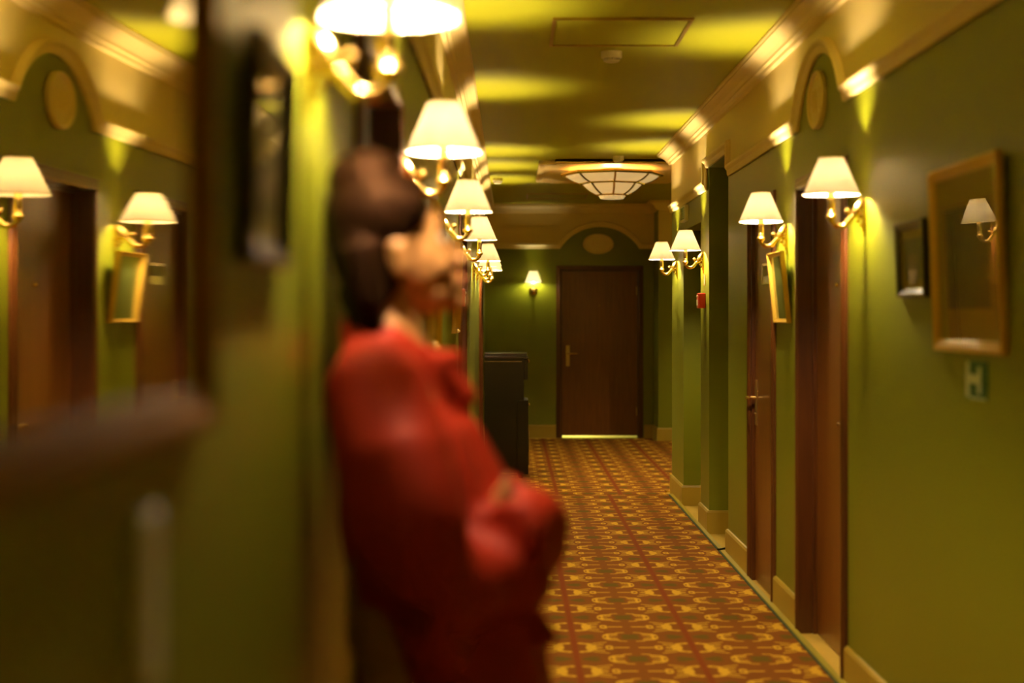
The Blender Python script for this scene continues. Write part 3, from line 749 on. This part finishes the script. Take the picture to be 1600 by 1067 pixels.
for s in (-1, 1):
    el = Vector((-.045, s*.225, 1.04))
    rb.tube([(-.125, s*.12, 1.375), (-.12, s*.185, 1.342), (-.095, s*.23, 1.25), (-.07, s*.24, 1.14), el], [.072, .088, .092, .095, .085], 18)
    rb.tube([el+Vector((-.02, 0, 0)), (.02, s*.19, 1.045), (.075, s*.12, 1.07+.02*s), (.102, s*.02, 1.085+.02*s), (.078, -s*.19, 1.09+.025*s)], [.088, .088, .074, .066, .056], 18)
    rb.tube([(-.05, s*.22, 1.0), (-.01, s*.19, .95), (.02, s*.16, .93)], [.06, .055, .03], 14)
rb.tube([(.07, 0, 1.12), (.115, -.05, 1.105), (.142, -.08, 1.09)], [.06, .038, .018], 12)
rb.tube([(.10, -.08, 1.0), (.125, -.10, .955), (.155, -.11, .935)], [.035, .022, .010], 10)
# collar
rb.rings([[(-.075+.075*math.cos(2*PI*j/16), .085*math.sin(2*PI*j/16), z) for j in range(16)] for z in (1.31, 1.405)])
rb.tube([(-.182, -.07, 1.432), (-.190, 0, 1.452), (-.182, .07, 1.432)], .022, 10)
rb.tube([(-.18, -.075, 1.432), (-.11, -.08, 1.425), (-.04, -.05, 1.38), (.01, .0, 1.32)], [.022, .024, .024, .016], 10)
rb.tube([(-.18, .075, 1.432), (-.11, .08, 1.425), (-.04, .05, 1.38), (.01, .0, 1.32)], [.022, .024, .024, .016], 10)
remesh(rb, 'robe', RED, per, .009, 4, folds)
tu = MB()
for s in (-1, 1): tu.tube([(-.06, s*.10, .62), (-.04, s*.10, .45), (-.055, s*.10, .25), (-.06, s*.10, .10)], [.10, .085, .075, .07], 16)
remesh(tu, 'trousers', TROU, per, .01, 3)
for s in (-1, 1):
    so = MB(); so.tube([(-.12, s*.095, .045), (-.07, s*.096, .05), (0, s*.10, .042), (.08, s*.108, .032), (.145, s*.112, .022)], [.036, .044, .042, .036, .020], 14)
    so.box(-.15, s*.10-.038, 0, .155, s*.10+.042, .012)
    remesh(so, 'shoe', SHOE, per, .005, 2)

# ------------------------------------------------------------------ light, camera, world
def light(name, typ, loc, e, col, size=.1, rot=(0,0,0), sy=None):
    d = bpy.data.lights.new(name, typ); d.energy = e; d.color = col
    if typ == 'AREA':
        d.size = size
        if sy: d.shape = 'RECTANGLE'; d.size_y = sy
    else: d.shadow_soft_size = size
    o = bpy.data.objects.new(name, d); C.objects.link(o); o.location = loc; o.rotation_euler = rot
    return o
light('room_light_behind_door', 'POINT', (.78, YE+.25, .5), 12, (.85, .93, 1), .05)
light('ceiling_lamp_glow', 'POINT', (LX, LY, ZC-.12), 4, (1, .78, .42), .08)
wd = bpy.data.worlds.new('corridor_air'); bpy.context.scene.world = wd; wd.use_nodes = True
wd.node_tree.nodes['Background'].inputs[0].default_value = (.1, .09, .04, 1); wd.node_tree.nodes['Background'].inputs[1].default_value = .1

cam = bpy.data.cameras.new('camera'); co = bpy.data.objects.new('camera', cam); C.objects.link(co)
co.location = (0, 0, 1.48); co.rotation_euler = (PI/2, 0, 0)
cam.sensor_width = 36; cam.lens = 54
cam.shift_x = (800-798)/1600; cam.shift_y = -(533.5-495)/1600
cam.dof.use_dof = True; cam.dof.focus_distance = 10.5; cam.dof.aperture_fstop = 1.5
cam.clip_start = .05
sc = bpy.context.scene; sc.camera = co
sc.view_settings.view_transform = 'Standard'; sc.view_settings.look = 'None'; sc.view_settings.exposure = 1.45; sc.view_settings.gamma = 1
sc.view_settings.use_curve_mapping = False
sc.cycles.use_denoising = True; sc.cycles.sample_clamp_indirect = 4.; sc.cycles.max_bounces = 10; sc.cycles.diffuse_bounces = 6
